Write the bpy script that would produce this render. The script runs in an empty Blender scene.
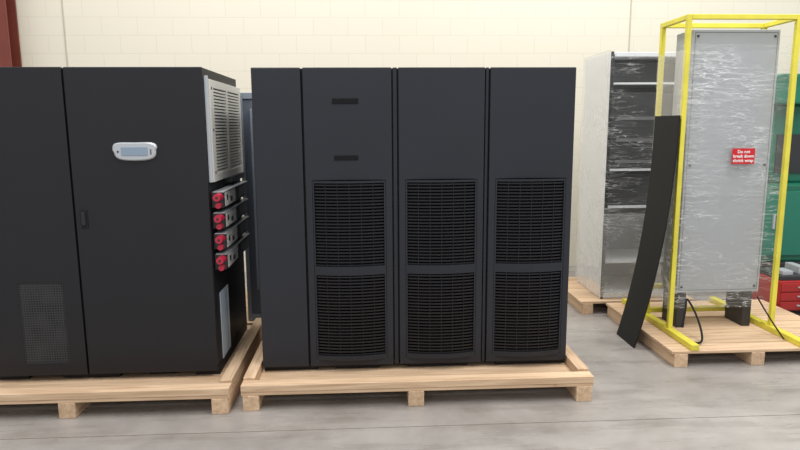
import bpy, bmesh, math, random
from mathutils import Matrix, Vector, noise
random.seed(4)
C=bpy.context.scene.collection
# ------------------------------------------------------------ materials
def newmat(name):
    m=bpy.data.materials.new(name);m.use_nodes=True
    nt=m.node_tree;b=nt.nodes['Principled BSDF'];return m,nt,b
def N(nt,t,**k):
    n=nt.nodes.new(t)
    for a,v in k.items():
        if hasattr(n,a): setattr(n,a,v)
        else: n.inputs[a].default_value=v
    return n
def plain(name,col,rough=.5,metal=0,bump=0,bscale=400,var=0,vscale=3,spec=.5):
    m,nt,b=newmat(name)
    b.inputs['Base Color'].default_value=(*col,1);b.inputs['Roughness'].default_value=rough;b.inputs['Metallic'].default_value=metal
    b.inputs['Specular IOR Level'].default_value=spec
    tc=N(nt,'ShaderNodeTexCoord')
    if bump:
        n=N(nt,'ShaderNodeTexNoise');n.inputs['Scale'].default_value=bscale
        nt.links.new(tc.outputs['Object'],n.inputs['Vector'])
        bp=N(nt,'ShaderNodeBump');bp.inputs['Strength'].default_value=bump;bp.inputs['Distance'].default_value=.002
        nt.links.new(n.outputs['Fac'],bp.inputs['Height']);nt.links.new(bp.outputs['Normal'],b.inputs['Normal'])
    if var:
        n=N(nt,'ShaderNodeTexNoise');n.inputs['Scale'].default_value=vscale;n.inputs['Detail'].default_value=6
        nt.links.new(tc.outputs['Object'],n.inputs['Vector'])
        r=N(nt,'ShaderNodeValToRGB')
        r.color_ramp.elements[0].position=.3;r.color_ramp.elements[1].position=.7
        r.color_ramp.elements[0].color=(*[c*(1-var) for c in col],1);r.color_ramp.elements[1].color=(*[min(1,c*(1+var)) for c in col],1)
        nt.links.new(n.outputs['Fac'],r.inputs['Fac']);nt.links.new(r.outputs['Color'],b.inputs['Base Color'])
    return m
def wood(name,axis):
    m,nt,b=newmat(name)
    tc=N(nt,'ShaderNodeTexCoord');mp=N(nt,'ShaderNodeMapping')
    s=[28,28,28];s[axis]=1.6;mp.inputs['Scale'].default_value=s
    nt.links.new(tc.outputs['Object'],mp.inputs['Vector'])
    n=N(nt,'ShaderNodeTexNoise');n.inputs['Scale'].default_value=1.6;n.inputs['Detail'].default_value=5;n.inputs['Distortion'].default_value=.6
    nt.links.new(mp.outputs['Vector'],n.inputs['Vector'])
    r=N(nt,'ShaderNodeValToRGB');e=r.color_ramp.elements
    e[0].position=.2;e[0].color=(.47,.30,.17,1);e[1].position=.7;e[1].color=(.78,.57,.38,1)
    nt.links.new(n.outputs['Fac'],r.inputs['Fac'])
    g=N(nt,'ShaderNodeNewGeometry')
    hv=N(nt,'ShaderNodeHueSaturation');mrv=N(nt,'ShaderNodeMapRange');mrv.inputs['To Min'].default_value=.82;mrv.inputs['To Max'].default_value=1.08
    nt.links.new(g.outputs['Random Per Island'],mrv.inputs['Value']);nt.links.new(mrv.outputs['Result'],hv.inputs['Value'])
    n2=N(nt,'ShaderNodeTexVoronoi');n2.inputs['Scale'].default_value=3.2
    nt.links.new(tc.outputs['Object'],n2.inputs['Vector'])
    r2=N(nt,'ShaderNodeValToRGB');e=r2.color_ramp.elements;e[0].position=.03;e[0].color=(.42,.27,.17,1);e[1].position=.075;e[1].color=(1,1,1,1)
    nt.links.new(n2.outputs['Distance'],r2.inputs['Fac'])
    mx=N(nt,'ShaderNodeMix');mx.data_type='RGBA';mx.blend_type='MULTIPLY';mx.inputs[0].default_value=.7
    nt.links.new(r.outputs['Color'],mx.inputs[6]);nt.links.new(r2.outputs['Color'],mx.inputs[7])
    nt.links.new(mx.outputs[2],hv.inputs['Color'])
    nt.links.new(hv.outputs['Color'],b.inputs['Base Color'])
    b.inputs['Roughness'].default_value=.75
    bp=N(nt,'ShaderNodeBump');bp.inputs['Strength'].default_value=.3;bp.inputs['Distance'].default_value=.003
    nt.links.new(n.outputs['Fac'],bp.inputs['Height']);nt.links.new(bp.outputs['Normal'],b.inputs['Normal'])
    return m
def wrapmat(name,base,hi,wr=.5,scale=(1.2,1.2,9),rot=(0,.22,0),width=.02,sheen=.45):
    """clear stretch film: faint haze + thin stretched wrinkle lines + soft sheen"""
    m,nt,b=newmat(name)
    out=nt.nodes['Material Output']
    b.inputs['Base Color'].default_value=(.92,.94,.96,1);b.inputs['Roughness'].default_value=.35
    tr=N(nt,'ShaderNodeBsdfTransparent');mix=N(nt,'ShaderNodeMixShader')
    tc=N(nt,'ShaderNodeTexCoord')
    prev=None
    for k,(sc,rt) in enumerate(((scale,rot),((scale[0]*1.5,scale[1]*1.5,scale[2]*1.1),(rot[0]+.1,-rot[1]-.45,0)))):
        mp=N(nt,'ShaderNodeMapping');mp.inputs['Scale'].default_value=sc;mp.inputs['Rotation'].default_value=rt
        nt.links.new(tc.outputs['Object'],mp.inputs['Vector'])
        n=N(nt,'ShaderNodeTexNoise');n.inputs['Scale'].default_value=2.4;n.inputs['Detail'].default_value=2.5;n.inputs['Distortion'].default_value=.1;n.inputs['Roughness'].default_value=.5
        nt.links.new(mp.outputs['Vector'],n.inputs['Vector'])
        s=N(nt,'ShaderNodeMath',operation='SUBTRACT');s.inputs[1].default_value=.5;nt.links.new(n.outputs['Fac'],s.inputs[0])
        a=N(nt,'ShaderNodeMath',operation='ABSOLUTE');nt.links.new(s.outputs[0],a.inputs[0])
        mr=N(nt,'ShaderNodeMapRange');mr.inputs['From Min'].default_value=.0;mr.inputs['From Max'].default_value=width;mr.inputs['To Min'].default_value=1;mr.inputs['To Max'].default_value=0
        nt.links.new(a.outputs[0],mr.inputs['Value'])
        if prev is None: prev=mr.outputs['Result'];h=n
        else:
            mxx=N(nt,'ShaderNodeMath',operation='MAXIMUM');nt.links.new(prev,mxx.inputs[0]);nt.links.new(mr.outputs['Result'],mxx.inputs[1]);prev=mxx.outputs[0]
    nm=N(nt,'ShaderNodeTexNoise');nm.inputs['Scale'].default_value=2.6;nm.inputs['Detail'].default_value=3
    nt.links.new(tc.outputs['Object'],nm.inputs['Vector'])
    mm=N(nt,'ShaderNodeMapRange');mm.inputs['From Min'].default_value=.40;mm.inputs['From Max'].default_value=.70
    nt.links.new(nm.outputs['Fac'],mm.inputs['Value'])
    ml=N(nt,'ShaderNodeMath',operation='MULTIPLY');nt.links.new(prev,ml.inputs[0]);nt.links.new(mm.outputs['Result'],ml.inputs[1])
    f=N(nt,'ShaderNodeMath',operation='MULTIPLY_ADD');f.inputs[1].default_value=hi;f.inputs[2].default_value=base;f.use_clamp=True
    nt.links.new(ml.outputs[0],f.inputs[0])
    bp=N(nt,'ShaderNodeBump');bp.inputs['Strength'].default_value=wr;bp.inputs['Distance'].default_value=.004
    nt.links.new(h.outputs['Fac'],bp.inputs['Height']);nt.links.new(bp.outputs['Normal'],b.inputs['Normal'])
    nt.links.new(f.outputs[0],mix.inputs[0]);nt.links.new(tr.outputs[0],mix.inputs[1]);nt.links.new(b.outputs[0],mix.inputs[2])
    gl=N(nt,'ShaderNodeBsdfGlossy');gl.inputs['Roughness'].default_value=.15
    nt.links.new(bp.outputs['Normal'],gl.inputs['Normal'])
    fr=N(nt,'ShaderNodeFresnel');fr.inputs['IOR'].default_value=1.3
    nt.links.new(bp.outputs['Normal'],fr.inputs['Normal'])
    fs=N(nt,'ShaderNodeMath',operation='MULTIPLY');fs.inputs[1].default_value=sheen;nt.links.new(fr.outputs[0],fs.inputs[0])
    m2=N(nt,'ShaderNodeMixShader');nt.links.new(fs.outputs[0],m2.inputs[0]);nt.links.new(mix.outputs[0],m2.inputs[1]);nt.links.new(gl.outputs[0],m2.inputs[2])
    nt.links.new(m2.outputs[0],out.inputs['Surface'])
    return m
BLK=plain('black_powdercoat',(.018,.020,.027),.42,0,.25,500,.06,2,.42)
BLK2=plain('dark_powdercoat',(.012,.012,.015),.45,0,.25,500,.06,2,.4)
BLKS=plain('black_side_steel',(.010,.010,.012),.55,spec=.35)
SLAT=plain('grille_slat_plastic',(.018,.020,.026),.4,spec=.4)
DEEP=plain('grille_recess',(.003,.003,.004),.9,spec=.1)
GROOVE=plain('groove_black',(.005,.005,.006),.8)
BADGE=plain('badge_black',(.004,.004,.005),.3,spec=.25)
SILV=plain('bezel_silver',(.52,.55,.58),.35,.3)
LCD=plain('lcd_screen',(.25,.33,.42),.15)
CREAM=plain('louver_cream',(.58,.57,.53),.5)
RED=plain('red_connector',(.48,.018,.05),.35)
LBL=plain('label_white',(.60,.60,.58),.5,var=.5,vscale=60)
BLUEW=plain('label_pale_blue',(.50,.60,.70),.4)
BLUEG=plain('rack_bluegrey',(.085,.10,.125),.35)
BLUEL=plain('rack_edge_light',(.27,.31,.36),.35)
GREY=plain('enclosure_grey',(.37,.39,.405),.45,0,.1,200,.05,1.3)
WHT=plain('rack_white_steel',(.76,.79,.82),.4,0,0,0,.05,2)
MID=plain('rack_inner_grey',(.14,.145,.15),.5)
DARK=plain('rack_equipment_dark',(.028,.029,.032),.45)
YEL=plain('yellow_paint',(.74,.66,.07),.45,0,.1,100,.1,6)
GRN=plain('green_machine_paint',(.01,.15,.09),.4,var=.25,vscale=4)
TEAL=plain('green_door_paint',(.015,.19,.125),.4)
RDT=plain('red_toolbox',(.40,.02,.02),.4)
SIGN=plain('sign_red',(.60,.012,.02),.4)
WTXT=plain('sign_white',(.85,.85,.85),.5)
RBR=plain('red_oxide_steel',(.17,.035,.022),.55,0,.1,80,.15,3)
RUB=plain('black_rubber',(.008,.008,.009),.6,spec=.3)
FELT=plain('black_flexible_sheet',(.008,.008,.009),.65,spec=.35)
WX=wood('pine_x',0);WY=wood('pine_y',1)
WRAP=wrapmat('shrink_wrap',.05,.75,.35,(1.0,1.0,10),width=.014)
WRAPD=wrapmat('shrink_wrap_diagonal',.04,.8,.35,(1.0,1.0,12),(0,.6,0),width=.014)
WRAPT=wrapmat('shrink_wrap_thin',.02,.5,.3,width=.012,sheen=.3)
WRAPH=wrapmat('shrink_wrap_heavy',.22,.5,.4)
WRAPV=wrapmat('shrink_wrap_vertical',.28,.55,.3,(7,7,1.0),(.1,.1,0),width=.015)
# ------------------------------------------------------------ geometry helpers
def root(name,loc):
    e=bpy.data.objects.new(name,None);e.location=loc;e.empty_display_size=.2;C.objects.link(e);return e
def finish(bm,name,parent,mat,bevel=0,smooth=False):
    me=bpy.data.meshes.new(name)
    bmesh.ops.recalc_face_normals(bm,faces=bm.faces)
    bm.to_mesh(me);bm.free()
    me.materials.append(mat)
    ob=bpy.data.objects.new(name,me);C.objects.link(ob)
    if parent:
        ob.parent=parent;ob.matrix_parent_inverse=Matrix.Translation(-Vector(parent.location))
    if smooth:
        for p in me.polygons:p.use_smooth=True
    if bevel:
        mo=ob.modifiers.new('bevel','BEVEL');mo.width=bevel;mo.segments=2;mo.limit_method='ANGLE'
    return ob
def addbox(bm,b):
    x0,x1,y0,y1,z0,z1=b
    v=[bm.verts.new(p) for p in ((x0,y0,z0),(x1,y0,z0),(x1,y1,z0),(x0,y1,z0),(x0,y0,z1),(x1,y0,z1),(x1,y1,z1),(x0,y1,z1))]
    for f in ((0,3,2,1),(4,5,6,7),(0,1,5,4),(1,2,6,5),(2,3,7,6),(3,0,4,7)):bm.faces.new([v[i] for i in f])
def boxes(name,parent,mat,bl,bevel=0):
    bm=bmesh.new()
    for b in bl:addbox(bm,b)
    return finish(bm,name,parent,mat,bevel)
def frame(name,parent,mat,o,h,y0,y1,bevel=0):
    bm=bmesh.new()
    def ring(r,y):return [bm.verts.new(p) for p in ((r[0],y,r[2]),(r[1],y,r[2]),(r[1],y,r[3]),(r[0],y,r[3]))]
    A,B,D,E=ring(o,y0),ring(h,y0),ring(o,y1),ring(h,y1)
    for i in range(4):
        j=(i+1)%4
        for q in ((A[i],A[j],B[j],B[i]),(D[i],E[i],E[j],D[j]),(A[i],D[i],D[j],A[j]),(B[i],B[j],E[j],E[i])):bm.faces.new(q)
    return finish(bm,name,parent,mat,bevel)
def cyl(name,parent,mat,p0,p1,r,seg=20,r2=None,bevel=0):
    bm=bmesh.new();p0=Vector(p0);p1=Vector(p1);d=p1-p0
    q=d.to_track_quat('Z','Y').to_matrix().to_4x4()
    bmesh.ops.create_cone(bm,cap_ends=True,segments=seg,radius1=r,radius2=r if r2 is None else r2,depth=d.length,matrix=Matrix.Translation((p0+p1)/2)@q)
    return finish(bm,name,parent,mat,bevel)
def tube(name,parent,mat,pts,r):
    cu=bpy.data.curves.new(name,'CURVE');cu.dimensions='3D';cu.bevel_depth=r;cu.bevel_resolution=3
    s=cu.splines.new('NURBS');s.points.add(len(pts)-1);s.order_u=3;s.use_endpoint_u=True
    for i,p in enumerate(pts):s.points[i].co=(*p,1)
    t=bpy.data.objects.new(name,cu);C.objects.link(t)
    bpy.context.view_layer.update()
    me=bpy.data.meshes.new_from_object(t.evaluated_get(bpy.context.evaluated_depsgraph_get()))
    bpy.data.objects.remove(t)
    me.materials.clear();me.materials.append(mat)
    ob=bpy.data.objects.new(name,me);C.objects.link(ob)
    ob.parent=parent;ob.matrix_parent_inverse=Matrix.Translation(-Vector(parent.location));return ob
def text(name,parent,mat,s,size,loc,rot=(math.pi/2,0,0)):
    cu=bpy.data.curves.new(name,'FONT');cu.body=s;cu.size=size;cu.align_x='CENTER';cu.align_y='CENTER';cu.extrude=.0008;cu.offset=.0006
    t=bpy.data.objects.new(name,cu);C.objects.link(t);bpy.context.view_layer.update()
    me=bpy.data.meshes.new_from_object(t.evaluated_get(bpy.context.evaluated_depsgraph_get()))
    bpy.data.objects.remove(t)
    me.transform(Matrix.Translation(loc)@Matrix.Rotation(rot[2],4,'Z')@Matrix.Rotation(rot[0],4,'X'))
    me.materials.clear();me.materials.append(mat)
    ob=bpy.data.objects.new(name,me);C.objects.link(ob)
    ob.parent=parent;ob.matrix_parent_inverse=Matrix.Translation(-Vector(parent.location));return ob
def sheet(name,parent,mat,o,u,v,nu,nv,amp,freq=6,seed=0):
    bm=bmesh.new();o=Vector(o);u=Vector(u);v=Vector(v);n=u.cross(v).normalized();g=[]
    for j in range(nv+1):
        row=[]
        for i in range(nu+1):
            p=o+u*(i/nu)+v*(j/nv)
            q=p*freq+Vector((seed,0,0));q.z*=1.6;q.x*=.5
            row.append(bm.verts.new(p+n*amp*(noise.noise(q)+.5*noise.noise(q*2.3))))
        g.append(row)
    for j in range(nv):
        for i in range(nu):bm.faces.new((g[j][i],g[j][i+1],g[j+1][i+1],g[j+1][i]))
    return finish(bm,name,parent,mat,0,True)
# ------------------------------------------------------------ room
def room():
    m,nt,b=newmat('concrete_floor')
    tc=N(nt,'ShaderNodeTexCoord')
    n=N(nt,'ShaderNodeTexNoise');n.inputs['Scale'].default_value=1.4;n.inputs['Detail'].default_value=12;n.inputs['Roughness'].default_value=.66;n.inputs['Distortion'].default_value=.3
    nt.links.new(tc.outputs['Object'],n.inputs['Vector'])
    r=N(nt,'ShaderNodeValToRGB');e=r.color_ramp.elements
    e[0].position=.32;e[0].color=(.26,.237,.218,1);e[1].position=.68;e[1].color=(.42,.397,.375,1)
    nt.links.new(n.outputs['Fac'],r.inputs['Fac'])
    mp=N(nt,'ShaderNodeMapping');mp.inputs['Scale'].default_value=(1.0,5,1);mp.inputs['Rotation'].default_value=(0,0,.12)
    nt.links.new(tc.outputs['Object'],mp.inputs['Vector'])
    n2=N(nt,'ShaderNodeTexNoise');n2.inputs['Scale'].default_value=1.4;n2.inputs['Detail'].default_value=8;n2.inputs['Roughness'].default_value=.62
    nt.links.new(mp.outputs['Vector'],n2.inputs['Vector'])
    r2=N(nt,'ShaderNodeValToRGB');e=r2.color_ramp.elements;e[0].position=.32;e[0].color=(.72,.70,.68,1);e[1].position=.54;e[1].color=(1,1,1,1)
    nt.links.new(n2.outputs['Fac'],r2.inputs['Fac'])
    mx=N(nt,'ShaderNodeMix');mx.data_type='RGBA';mx.blend_type='MULTIPLY';mx.inputs[0].default_value=.7
    nt.links.new(r.outputs['Color'],mx.inputs[6]);nt.links.new(r2.outputs['Color'],mx.inputs[7])
    nt.links.new(mx.outputs[2],b.inputs['Base Color'])
    rr=N(nt,'ShaderNodeMapRange');rr.inputs['From Min'].default_value=.3;rr.inputs['From Max'].default_value=.7;rr.inputs['To Min'].default_value=.18;rr.inputs['To Max'].default_value=.42
    nt.links.new(n2.outputs['Fac'],rr.inputs['Value']);nt.links.new(rr.outputs['Result'],b.inputs['Roughness'])
    bm=bmesh.new()
    for bx in ((-7,8,-3,3.42,-.1,0),(-7,8,3.426,8,-.1,0)):addbox(bm,bx)
    finish(bm,'floor',None,m)
    boxes('floor_joint',None,plain('joint_filler',(.12,.11,.10),.9),[(-7,8,3.42,3.426,-.1,-.002)])
    m,nt,b=newmat('painted_block_wall')
    tc=N(nt,'ShaderNodeTexCoord');sx=N(nt,'ShaderNodeSeparateXYZ');cx=N(nt,'ShaderNodeCombineXYZ')
    nt.links.new(tc.outputs['Object'],sx.inputs[0]);nt.links.new(sx.outputs[0],cx.inputs[0]);nt.links.new(sx.outputs[2],cx.inputs[1])
    br=N(nt,'ShaderNodeTexBrick');br.inputs['Scale'].default_value=1;br.inputs['Brick Width'].default_value=.4;br.inputs['Row Height'].default_value=.2;br.inputs['Mortar Size'].default_value=.006;br.inputs['Mortar Smooth'].default_value=.6
    br.inputs['Color1'].default_value=(.765,.72,.60,1);br.inputs['Color2'].default_value=(.755,.71,.59,1);br.inputs['Mortar'].default_value=(.70,.655,.54,1)
    nt.links.new(cx.outputs[0],br.inputs['Vector']);nt.links.new(br.outputs['Color'],b.inputs['Base Color'])
    bp=N(nt,'ShaderNodeBump');bp.inputs['Strength'].default_value=.2;bp.inputs['Distance'].default_value=.003;bp.invert=True
    nt.links.new(br.outputs['Fac'],bp.inputs['Height']);nt.links.new(bp.outputs['Normal'],b.inputs['Normal'])
    b.inputs['Roughness'].default_value=.6
    boxes('wall_back',None,m,[(-7,8,7.5,7.7,0,6)])
    J=plain('joint_caulk',(.50,.46,.37),.7)
    boxes('trim_1',None,J,[(3.14,3.155,7.494,7.5,0,6)])
    boxes('trim_2',None,J,[(-3.42,-3.405,7.494,7.5,0,6)])
    e=root('steel_column',(-4.05,7.35,0))
    boxes('column_web',e,RBR,[(-4.06,-4.04,7.26,7.44,0.02,6)])
    boxes('column_flanges',e,RBR,[(-4.2,-3.9,7.24,7.262,0.02,6),(-4.2,-3.9,7.44,7.462,0.02,6)])
    boxes('base_plate',e,RBR,[(-4.25,-3.85,7.2,7.49,0,.02)])
room()
# ------------------------------------------------------------ pallets
def crate_pallet(name,x0,x1,y0,y1,stringers,rails=True,h=.10):
    e=root(name,((x0+x1)/2,(y0+y1)/2,0))
    boxes('stringers',e,WY,[(s-.05,s+.05,y0,y1,0,h) for s in stringers],.004)
    n=int((y1-y0)/.15);p=(y1-y0)/n
    boxes('deck_boards',e,WX,[(x0,x1,y0+i*p+.004,y0+(i+1)*p-.004,h,h+.022) for i in range(n)],.003)
    if rails:
        z=h+.0225
        boxes('front_rail',e,WX,[(x0,x1,y0,y0+.09,z,z+.045)],.004)
        boxes('side_rails',e,WY,[(x0,x0+.075,y0+.095,y1,z,z+.06),(x1-.075,x1,y0+.095,y1,z,z+.06)],.004)
    return e
crate_pallet('shipping_pallet',-.805,1.43,3.69,5.0,(-.745,.29,1.37))
crate_pallet('shipping_pallet',-2.75,-.87,3.66,5.05,(-2.68,-1.85,-.93))
# ------------------------------------------------------------ UPS bank
def arc(x,x0,x1,b):
    s=(x-x0)/(x1-x0);return -b*(1-(2*s-1)**2)
def bowed(bm,x0,x1,z0,z1,yb,yt,bow,bx0,bx1,n=10,slope=0):
    vs=[]
    for i in range(n+1):
        x=x0+(x1-x0)*i/n;a=arc(x,bx0,bx1,bow)
        vs.append([bm.verts.new(p) for p in ((x,yb+a+slope,z0),(x,yb+a,z1),(x,yb+a+yt,z1),(x,yb+a+yt+slope,z0))])
    for i in range(n):
        a,b=vs[i],vs[i+1]
        for k in range(4):bm.faces.new((a[k],b[k],b[(k+1)%4],a[(k+1)%4]))
    bm.faces.new(vs[0]);bm.faces.new(vs[-1][::-1])
def ups_bank():
    X0,X1,Y0,Y1,Z0,Z1=-.715,1.345,4.0,4.88,.125,2.12
    e=root('ups_power_cabinet',((X0+X1)/2,4.44,.1))
    boxes('cabinet_body',e,BLKS,[(X0+.003,X1-.003,Y0+.03,Y1,Z0+.06,Z1-.004)],.004)
    boxes('base_plinth',e,BLKS,[(X0,X0+.36,Y0+.04,Y1,Z0,Z0+.06),(X0+.48,.07,Y0+.04,Y1,Z0,Z0+.06),(.27,.67,Y0+.04,Y1,Z0,Z0+.06),(.87,X1,Y0+.04,Y1,Z0,Z0+.06)])
    boxes('narrow_side_panel',e,BLK,[(X0,-.409,Y0,Y0+.03,Z0+.035,Z1)],.006)
    boxes('door_posts',e,BLK,[(.169,.196,Y0+.012,Y0+.03,Z0+.035,Z1),(.764,.784,Y0+.012,Y0+.03,Z0+.035,Z1)],.003)
    doors=((-.397,.161),(.204,.757),(.792,1.345))
    bow=.035
    for k,(a,b) in enumerate(doors):
        gx0,gx1=a+.05,b-.05;zt=1.41;zb=.205
        frame('door_%d_panel'%(k+1),e,BLK,(a,b,Z0+.035,Z1),(gx0-.007,gx1+.007,zb,zt),Y0,Y0+.03,.005)
        bm=bmesh.new()
        for z0,z1 in ((zb,.237),(.79,.848),(1.395,zt-.002)):
            bowed(bm,gx0-.006,gx1+.006,z0,z1,Y0,.02,bow,gx0,gx1,14)
        for z0,z1 in ((.237,.79),(.848,1.395)):
            bowed(bm,gx0-.006,gx0+.004,z0,z1,Y0,.02,bow,gx0,gx1,2)
            bowed(bm,gx1-.004,gx1+.006,z0,z1,Y0,.02,bow,gx0,gx1,2)
        finish(bm,'door_%d_bezel'%(k+1),e,BLK)
        bm=bmesh.new();bowed(bm,gx0,gx1,.237,1.395,Y0+.02,.006,bow,gx0,gx1,14)
        finish(bm,'door_%d_recess'%(k+1),e,DEEP)
        bm=bmesh.new()
        for z0,z1 in ((.237,.79),(.848,1.395)):
            n=26;p=(z1-z0)/n
            for i in range(n):
                bowed(bm,gx0+.004,gx1-.004,z0+i*p+p*.12,z0+i*p+p*.6,Y0+.004,.006,bow,gx0,gx1,12,slope=.004)
            for j in range(1,6):
                x=gx0+(gx1-gx0)*j/6
                bowed(bm,x-.0012,x+.0012,z0,z1,Y0+.003,.010,bow,gx0,gx1,1)
        finish(bm,'door_%d_grille_slats'%(k+1),e,SLAT)
    boxes('brand_badge',e,BADGE,[(-.215,-.05,Y0-.004,Y0,1.895,1.93)],.002)
    boxes('status_window',e,BADGE,[(-.21,-.055,Y0-.004,Y0,1.54,1.572)],.002)
ups_bank()
# ------------------------------------------------------------ left cabinet pair
def left_bank():
    Y0,Y1,Z0,Z1=3.95,4.95,.125,2.12
    e=root('electrical_cabinet',(-1.42,4.45,.1))
    xa,xb,xc=-2.44,-1.835,-1.0
    boxes('cabinet_bodies',e,BLKS,[(xa,xb-.003,Y0+.025,Y1,Z0+.07,Z1-.003),(xb,xc,Y0+.025,Y1,Z0+.07,Z1-.003)],.003)
    boxes('base_feet',e,BLKS,[(xa,xa+.2,Y0+.05,Y1,Z0,Z0+.07),(xb-.18,xb+.18,Y0+.05,Y1,Z0,Z0+.07),(xb+.36,xc-.3,Y0+.08,Y1,Z0,Z0+.07),(xc-.16,xc,Y0+.05,Y1,Z0,Z0+.07)])
    boxes('door_right',e,BLK2,[(xb+.006,xc,Y0,Y0+.024,Z0+.04,Z1)],.006)
    gx0,gx1,gz0,gz1=-2.225,-1.95,.25,.78
    frame('door_left',e,BLK2,(xa,xb-.006,Z0+.04,Z1),(gx0,gx1,gz0,gz1),Y0,Y0+.024,.003)
    boxes('vent_recess',e,plain('vent_inside',(.04,.04,.042),.8,var=.95,vscale=9),[(gx0,gx1,Y0+.018,Y0+.024,gz0,gz1)])
    n=17;m=33
    boxes('vent_mesh',e,plain('vent_wire',(.075,.075,.08),.4),[(gx0+(gx1-gx0)*i/n-.002,gx0+(gx1-gx0)*i/n+.002,Y0+.004,Y0+.008,gz0,gz1) for i in range(n+1)]+[(gx0,gx1,Y0+.004,Y0+.008,gz0+(gz1-gz0)*i/m-.002,gz0+(gz1-gz0)*i/m+.002) for i in range(m+1)])
    boxes('door_latch',e,GROOVE,[(-1.80,-1.755,Y0-.006,Y0,1.13,1.25)],.004)
    boxes('latch_lever',e,BLK,[(-1.79,-1.765,Y0-.016,Y0-.006,1.15,1.235)],.004)
    bm=bmesh.new();cx,cz=-1.432,1.608;hw,hh=.135,.056
    prof=[]
    for i in range(48):
        t=2*math.pi*i/48;c,s=math.cos(t),math.sin(t)
        x=hw*math.copysign(abs(c)**.45,c);z=hh*math.copysign(abs(s)**.6,s)
        prof.append((cx+x*(1 if s>0 else .94),cz+z+(.008*(x/hw)**2)))
    rings=[(1,0),(1,-.012),(.93,-.02),(.74,-.02)]
    vr=[]
    for sc,dy in rings:vr.append([bm.verts.new((cx+(x-cx)*sc,Y0+dy,cz+(z-cz)*(sc if sc==1 else sc-.05))) for x,z in prof])
    for a,b in zip(vr,vr[1:]):
        for i in range(48):bm.faces.new((a[i],a[(i+1)%48],b[(i+1)%48],b[i]))
    bm.faces.new(vr[-1])
    finish(bm,'display_bezel',e,SILV)
    boxes('display_screen',e,LCD,[(cx-.08,cx+.08,Y0-.024,Y0-.0205,cz-.024,cz+.028)],.002)
    boxes('display_buttons',e,DARK,[(cx+.095,cx+.103,Y0-.022,Y0-.0175,cz-.018+i*.012,cz-.01+i*.012) for i in range(3)]+[(cx-.105,cx-.095,Y0-.022,Y0-.0175,cz-.006,cz+.006)])
    lx=xc+.002;a,b,z0,z1=3.99,4.93,1.41,2.05
    boxes('louver_frame',e,CREAM,[(lx,lx+.03,a,a+.09,z0,z1),(lx,lx+.03,b-.06,b,z0,z1),(lx,lx+.03,a+.09,b-.06,z0,z0+.05),(lx,lx+.03,a+.09,b-.06,z1-.05,z1),(lx,lx+.03,4.44,4.49,z0+.05,z1-.05)],.002)
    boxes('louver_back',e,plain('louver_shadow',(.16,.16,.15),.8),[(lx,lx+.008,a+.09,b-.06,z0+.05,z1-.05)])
    n=26;p=(z1-z0-.1)/n
    boxes('louver_slats',e,CREAM,[(lx+.008,lx+.026,a+.09,b-.06,z0+.05+i*p,z0+.05+i*p+p*.6) for i in range(n)])
    boxes('louver_side_lip',e,SILV,[(lx,lx+.022,a-.012,a,z0,z1+.02)])
    boxes('louver_screws',e,DARK,[(lx+.03,lx+.033,a+.035,a+.05,z,z+.015) for z in (z0+.05,(z0+z1)/2,z1-.06)])
    for i in range(4):
        zc=1.345-.135*i-.05
        boxes('socket_box_%d'%(i+1),e,DARK,[(lx,lx+.075,4.0,4.80,zc-.052,zc+.045)],.004)
        boxes('socket_label_%d'%(i+1),e,LBL,[(lx+.075,lx+.078,4.05,4.36,zc-.048,zc+.042)])
        boxes('socket_gauge_%d'%(i+1),e,BADGE,[(lx+.078,lx+.08,4.09,4.13,zc-.012,zc+.022),(lx+.078,lx+.08,4.2,4.26,zc-.03,zc+.0)])
        boxes('socket_rail_%d'%(i+1),e,SILV,[(lx+.01,lx+.082,4.0,4.80,zc+.048,zc+.053)])
        cyl('red_plug_%d'%(i+1),e,RED,(lx+.05,4.03,zc+.02),(lx+.05,3.93,zc+.02),.027,24,.023)
        cyl('red_plug_small_%d'%(i+1),e,RED,(lx+.05,4.03,zc-.034),(lx+.05,3.96,zc-.034),.018,24)
        cyl('plug_core_%d'%(i+1),e,DARK,(lx+.05,3.9295,zc+.02),(lx+.05,3.926,zc+.02),.008,16)
        boxes('blank_cover_%d'%(i+1),e,MID,[(lx+.075,lx+.077,4.5,4.76,zc-.035,zc+.035)])
    boxes('cable_duct',e,DARK,[(lx,lx+.05,4.4,4.86,1.375,1.41)])
    boxes('rating_label',e,BLUEW,[(lx-.001,lx+.003,4.09,4.32,.2,.66)])
    boxes('rating_label_edge',e,SILV,[(lx+.003,lx+.006,4.09,4.105,.2,.66),(lx+.003,lx+.006,4.305,4.32,.2,.66)])
left_bank()
# ------------------------------------------------------------ rack behind gap
def gap_rack():
    crate_pallet('wooden_pallet',-1.3,-.45,5.1,6.2,(-1.25,-.87,-.5),False)
    e=root('server_rack',(-.85,5.65,.1));x0,x1,y0,y1,z0,z1=-1.03,-.45,5.16,6.1,.123,2.03
    boxes('rack_body',e,BLUEG,[(x0,x1,y0+.03,y1,z0,z1)],.005)
    boxes('door_frame',e,BLUEL,[(x0,x0+.03,y0,y0+.03,z0,z1),(x1-.04,x1,y0,y0+.03,z0,z1),(x0+.03,x1-.04,y0,y0+.03,z0,z0+.05),(x0+.03,x1-.04,y0,y0+.03,z1-.05,z1)],.003)
    boxes('door_glass',e,plain('smoked_glass',(.13,.15,.19),.12),[(x0+.03,x1-.04,y0+.012,y0+.02,z0+.05,z1-.05)])
    boxes('door_handle',e,BLUEL,[(-.94,-.925,y0-.012,y0+.012,.4,1.9)],.003)
gap_rack()
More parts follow.
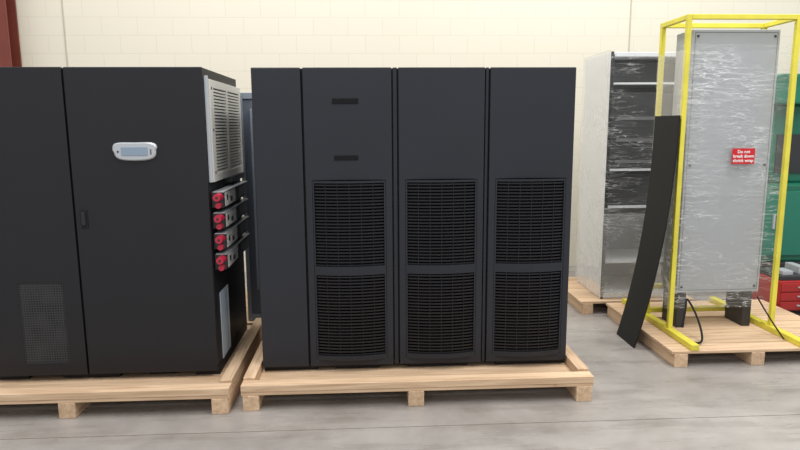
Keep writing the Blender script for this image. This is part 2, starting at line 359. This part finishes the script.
# ------------------------------------------------------------ wrapped rack right
def wrapped_rack():
    crate_pallet('wooden_pallet',1.98,3.08,5.52,6.5,(2.05,2.5,3.0),False,.1)
    e=root('open_equipment_rack',(2.6,5.95,.1));x0,x1,y0,y1,z0,z1=2.2,3.0,5.62,6.28,.123,2.40
    boxes('side_panels',e,WHT,[(x0,x0+.02,y0,y1,z0,z1),(x1-.02,x1,y0,y1,z0,z1)],.003)
    boxes('top_and_base',e,WHT,[(x0+.02,x1-.02,y0,y1,z1-.04,z1),(x0+.02,x1-.02,y0,y1,z0,z0+.05)],.003)
    boxes('back_panel',e,MID,[(x0+.02,x1-.02,y1-.02,y1,z0+.05,z1-.04)])
    boxes('front_posts',e,DARK,[(x0+.0,x0+.03,y0-.01,y0,z0+.05,z1-.02),(x1-.06,x1-.02,y0+.005,y0+.04,z0+.05,z1-.04)])
    boxes('shelves',e,WHT,[(x0+.02,x1-.02,y0+.06,y1-.02,z,z+.018) for z in (.45,.98,1.33,2.12)])
    boxes('equipment',e,DARK,[(x0+.06,x1-.1,y0+.12,y1-.05,1.0,1.26),(x0+.06,x1-.1,y0+.1,y1-.05,1.35,2.05),(x0+.08,x1-.1,y0+.2,y1-.05,2.14,2.33)],.004)
    boxes('equipment_fronts',e,MID,[(x0+.12,x1-.14,y0+.095,y0+.1,1.4+i*.2,1.43+i*.2) for i in range(3)])
    boxes('strap',e,RUB,[(x0-.006,x0+.02,y0-.018,y0-.014,z0,z1+.005)])
    q=.012
    sheet('wrap_side',e,WRAPV,(x0-q,y0-.02,z0+.02),(0,y1-y0+.04,0),(0,0,z1-z0),30,90,.006,7,3)
    sheet('wrap_front',e,WRAPD,(x0-q,y0-.025,z0+.02),(x1-x0+.02,0,0),(0,0,z1-z0),30,90,.006,7,9)
    sheet('wrap_skirt',e,WRAPH,(x0-q,y0-.035,z0+.02),(x1-x0+.02,0,0),(0,0,.8),30,20,.007,9,19)
wrapped_rack()
# ------------------------------------------------------------ yellow frame with panel
def yellow_rack():
    crate_pallet('wooden_pallet',2.2,3.70,4.2,5.48,(2.27,2.85,3.63),False,.1)
    e=root('yellow_steel_frame',(2.8,4.8,.12));z0=.123;zt=2.55;t=.018
    X=(2.37,3.2);Y=(4.6,5.0)
    boxes('base_skids',e,YEL,[(x-.03,x+.03,4.2,5.45,z0,z0+.045) for x in X],.004)
    boxes('posts',e,YEL,[(x-t,x+t,y-t,y+t,z0+.045,zt) for x in X for y in Y],.004)
    boxes('top_bars',e,YEL,[(X[0]+t,X[1]-t,y-t,y+t,zt-2*t,zt) for y in Y]+[(x-t,x+t,Y[0]+t,Y[1]-t,zt-2*t,zt) for x in X],.004)
    boxes('base_crossbars',e,YEL,[(X[0]+t,X[1]-t,Y[1]-t,Y[1]+t,z0+.05,z0+.09),(X[0]+t,X[1]-t,Y[1]-t,Y[1]+t,.38,.42)],.004)
    boxes('gussets',e,YEL,[(x-.03,x+.03,y,y+.06,z0+.045,z0+.055) for x in X for y in (4.62,5.02)])
    f=root('grey_electrical_enclosure',(2.8,4.8,.4))
    x0,x1,y0,y1,a,b=2.46,3.14,4.70,4.97,.42,2.46
    boxes('enclosure_body',f,GREY,[(x0+.01,x1-.01,y0+.02,y1,a,b)],.004)
    boxes('enclosure_door',f,GREY,[(x0,x1,y0,y0+.02,a,b)],.005)
    boxes('fixing_bolts',f,DARK,[(x-.008,x+.008,y0-.005,y0,z-.008,z+.008) for x in (x0+.04,x1-.04) for z in (a+.05,(a+b)/2,b-.05)])
    boxes('door_edge_seam',f,MID,[(x0+.018,x0+.022,y0-.001,y0,a+.02,b-.02),(x1-.022,x1-.018,y0-.001,y0,a+.02,b-.02),(x0+.022,x1-.022,y0-.001,y0,b-.024,b-.02),(x0+.022,x1-.022,y0-.001,y0,a+.02,a+.024)])
    boxes('support_feet',f,DARK,[(x0+.03,x0+.1,y0+.03,y1,.122,a),(x1-.1,x1-.03,y0+.03,y1,.122,a)])
    sx,sz,sy=2.897,1.51,4.655
    boxes('warning_sign',f,SIGN,[(sx-.09,sx+.09,sy-.001,sy+.001,sz-.06,sz+.06)])
    text('warning_text',f,WTXT,'Do not\nbreak down\nshrink wrap',.034,(sx,sy-.002,sz))
    sheet('wrap_front',f,WRAP,(X[0]-.02,4.672,.30),(X[1]-X[0]+.04,0,0),(0,0,2.05),50,110,.006,6,31)
    sheet('wrap_band',f,WRAPD,(X[0]-.02,4.666,1.2),(X[1]-X[0]+.04,0,0),(0,0,1.1),50,50,.005,8,51)
    sheet('wrap_left',f,WRAPT,(X[0]-.022,4.58,.35),(0,.44,0),(0,0,1.95),25,90,.006,6,41)
    tube('tie_down_cord',e,RUB,[(2.42,4.5,.2),(2.47,4.55,.34),(2.5,4.62,.42),(2.53,4.5,.3),(2.52,4.38,.18),(2.47,4.3,.135),(2.44,4.34,.135)],.008)
    tube('tie_down_cord_2',e,RUB,[(3.08,4.62,.4),(3.12,4.5,.25),(3.14,4.35,.14)],.006)
yellow_rack()
# ------------------------------------------------------------ leaning sheet
def leaning():
    e=root('curved_black_panel',(2.2,4.78,0))
    bm=bmesh.new();n=40;vs=[]
    for i in range(n+1):
        s=i/n;z=.002+1.82*s;x=2.325-.225*(1-s)**2.2;w=.006
        vs.append([bm.verts.new(p) for p in ((x-w,4.61-.05*s,z),(x-w,4.95,z),(x+w,4.95,z),(x+w,4.61-.05*s,z))])
    for i in range(n):
        a,b=vs[i],vs[i+1]
        for k in range(4):bm.faces.new((a[k],a[(k+1)%4],b[(k+1)%4],b[k]))
    bm.faces.new(vs[0]);bm.faces.new(vs[-1])
    finish(bm,'panel_sheet',e,FELT)
leaning()
# ------------------------------------------------------------ machinery far right
def clutter():
    e=root('green_machine',(4.6,6.3,0));x0,x1,y0,y1=3.78,5.5,6.0,6.8
    boxes('machine_base',e,DARK,[(x0,x1,y0,y1,0,.35)],.01)
    boxes('machine_housing',e,GRN,[(x0,x1,y0+.05,y1,.35,1.15),(x0,x1,y0+.25,y1,1.15,1.95)],.02)
    boxes('upper_hood',e,GRN,[(x0,x1,y0+.1,y1,1.95,2.25)],.02)
    boxes('access_doors',e,TEAL,[(x0+.05+i*.4,x0+.4+i*.4,y0+.03,y0+.05,.42,1.08) for i in range(3)],.004)
    boxes('work_opening',e,DARK,[(x0+.45,x1-.2,y0+.235,y0+.25,1.25,1.65)])
    boxes('side_guard',e,TEAL,[(x0+.05,x0+.38,y0+.2,y0+.25,1.3,1.9)],.01)
    boxes('control_box',e,DARK,[(x0+.1,x0+.3,y0+.1,y0+.2,1.35,1.6)],.01)
    boxes('door_handles',e,SILV,[(x0+.33+i*.4,x0+.35+i*.4,y0+.01,y0+.03,.7,.85) for i in range(3)])
    cyl('hose_reel',e,RUB,(x0+.2,y0+.03,1.22),(x0+.2,y0+.24,1.22),.065,28)
    t=root('red_tool_chest',(4.0,5.5,0))
    boxes('chest_body',t,RDT,[(3.74,4.35,5.3,5.7,.06,.34)],.01)
    boxes('drawer_fronts',t,RDT,[(3.75,4.33,5.285,5.3,.075+i*.085,.15+i*.085) for i in range(3)],.004)
    boxes('drawer_pulls',t,SILV,[(3.9,4.2,5.27,5.285,.11+i*.085,.12+i*.085) for i in range(3)])
    boxes('chest_top_tray',t,DARK,[(3.75,4.33,5.32,5.68,.34,.38)],.004)
    boxes('tray_parts',t,SILV,[(3.8,3.9,5.36,5.5,.38,.42),(3.98,4.05,5.4,5.6,.38,.45)],.004)
    for i,(x,y) in enumerate(((3.8,5.36),(4.29,5.36),(3.8,5.64),(4.29,5.64))):
        cyl('caster_%d'%i,t,RUB,(x-.012,y,.03),(x+.012,y,.03),.03)
clutter()
# ------------------------------------------------------------ light, world, camera
def area(name,loc,sx,sy,e,col=(1,1,1),rot=(0,0,0)):
    l=bpy.data.lights.new(name,'AREA');l.shape='RECTANGLE';l.size=sx;l.size_y=sy;l.energy=e;l.color=col
    o=bpy.data.objects.new(name,l);o.location=loc;o.rotation_euler=rot;C.objects.link(o)
area('ceiling_light',(-1.5,2.5,6.0),1.2,6,235,(1,.975,.94))
area('ceiling_light',(3,2.5,6.0),1.2,6,300,(1,.975,.94))
area('ceiling_light',(1,6.0,6.2),12,.8,185,(1,.975,.94))
w=bpy.data.worlds.new('warehouse_ambient');bpy.context.scene.world=w;w.use_nodes=True
w.node_tree.nodes['Background'].inputs[0].default_value=(.96,.975,1,1);w.node_tree.nodes['Background'].inputs[1].default_value=.72
cam=bpy.data.cameras.new('camera');cam.sensor_width=36;cam.lens=36*620/800
o=bpy.data.objects.new('camera',cam);C.objects.link(o)
M=Matrix.Rotation(-math.radians(3),4,'Z')@Matrix.Rotation(math.pi/2-math.radians(9),4,'X')@Matrix.Rotation(-math.radians(.35),4,'Z')
o.matrix_world=Matrix.Translation((0,0,1.75))@M
bpy.context.scene.camera=o
bpy.context.scene.view_settings.view_transform='Standard'
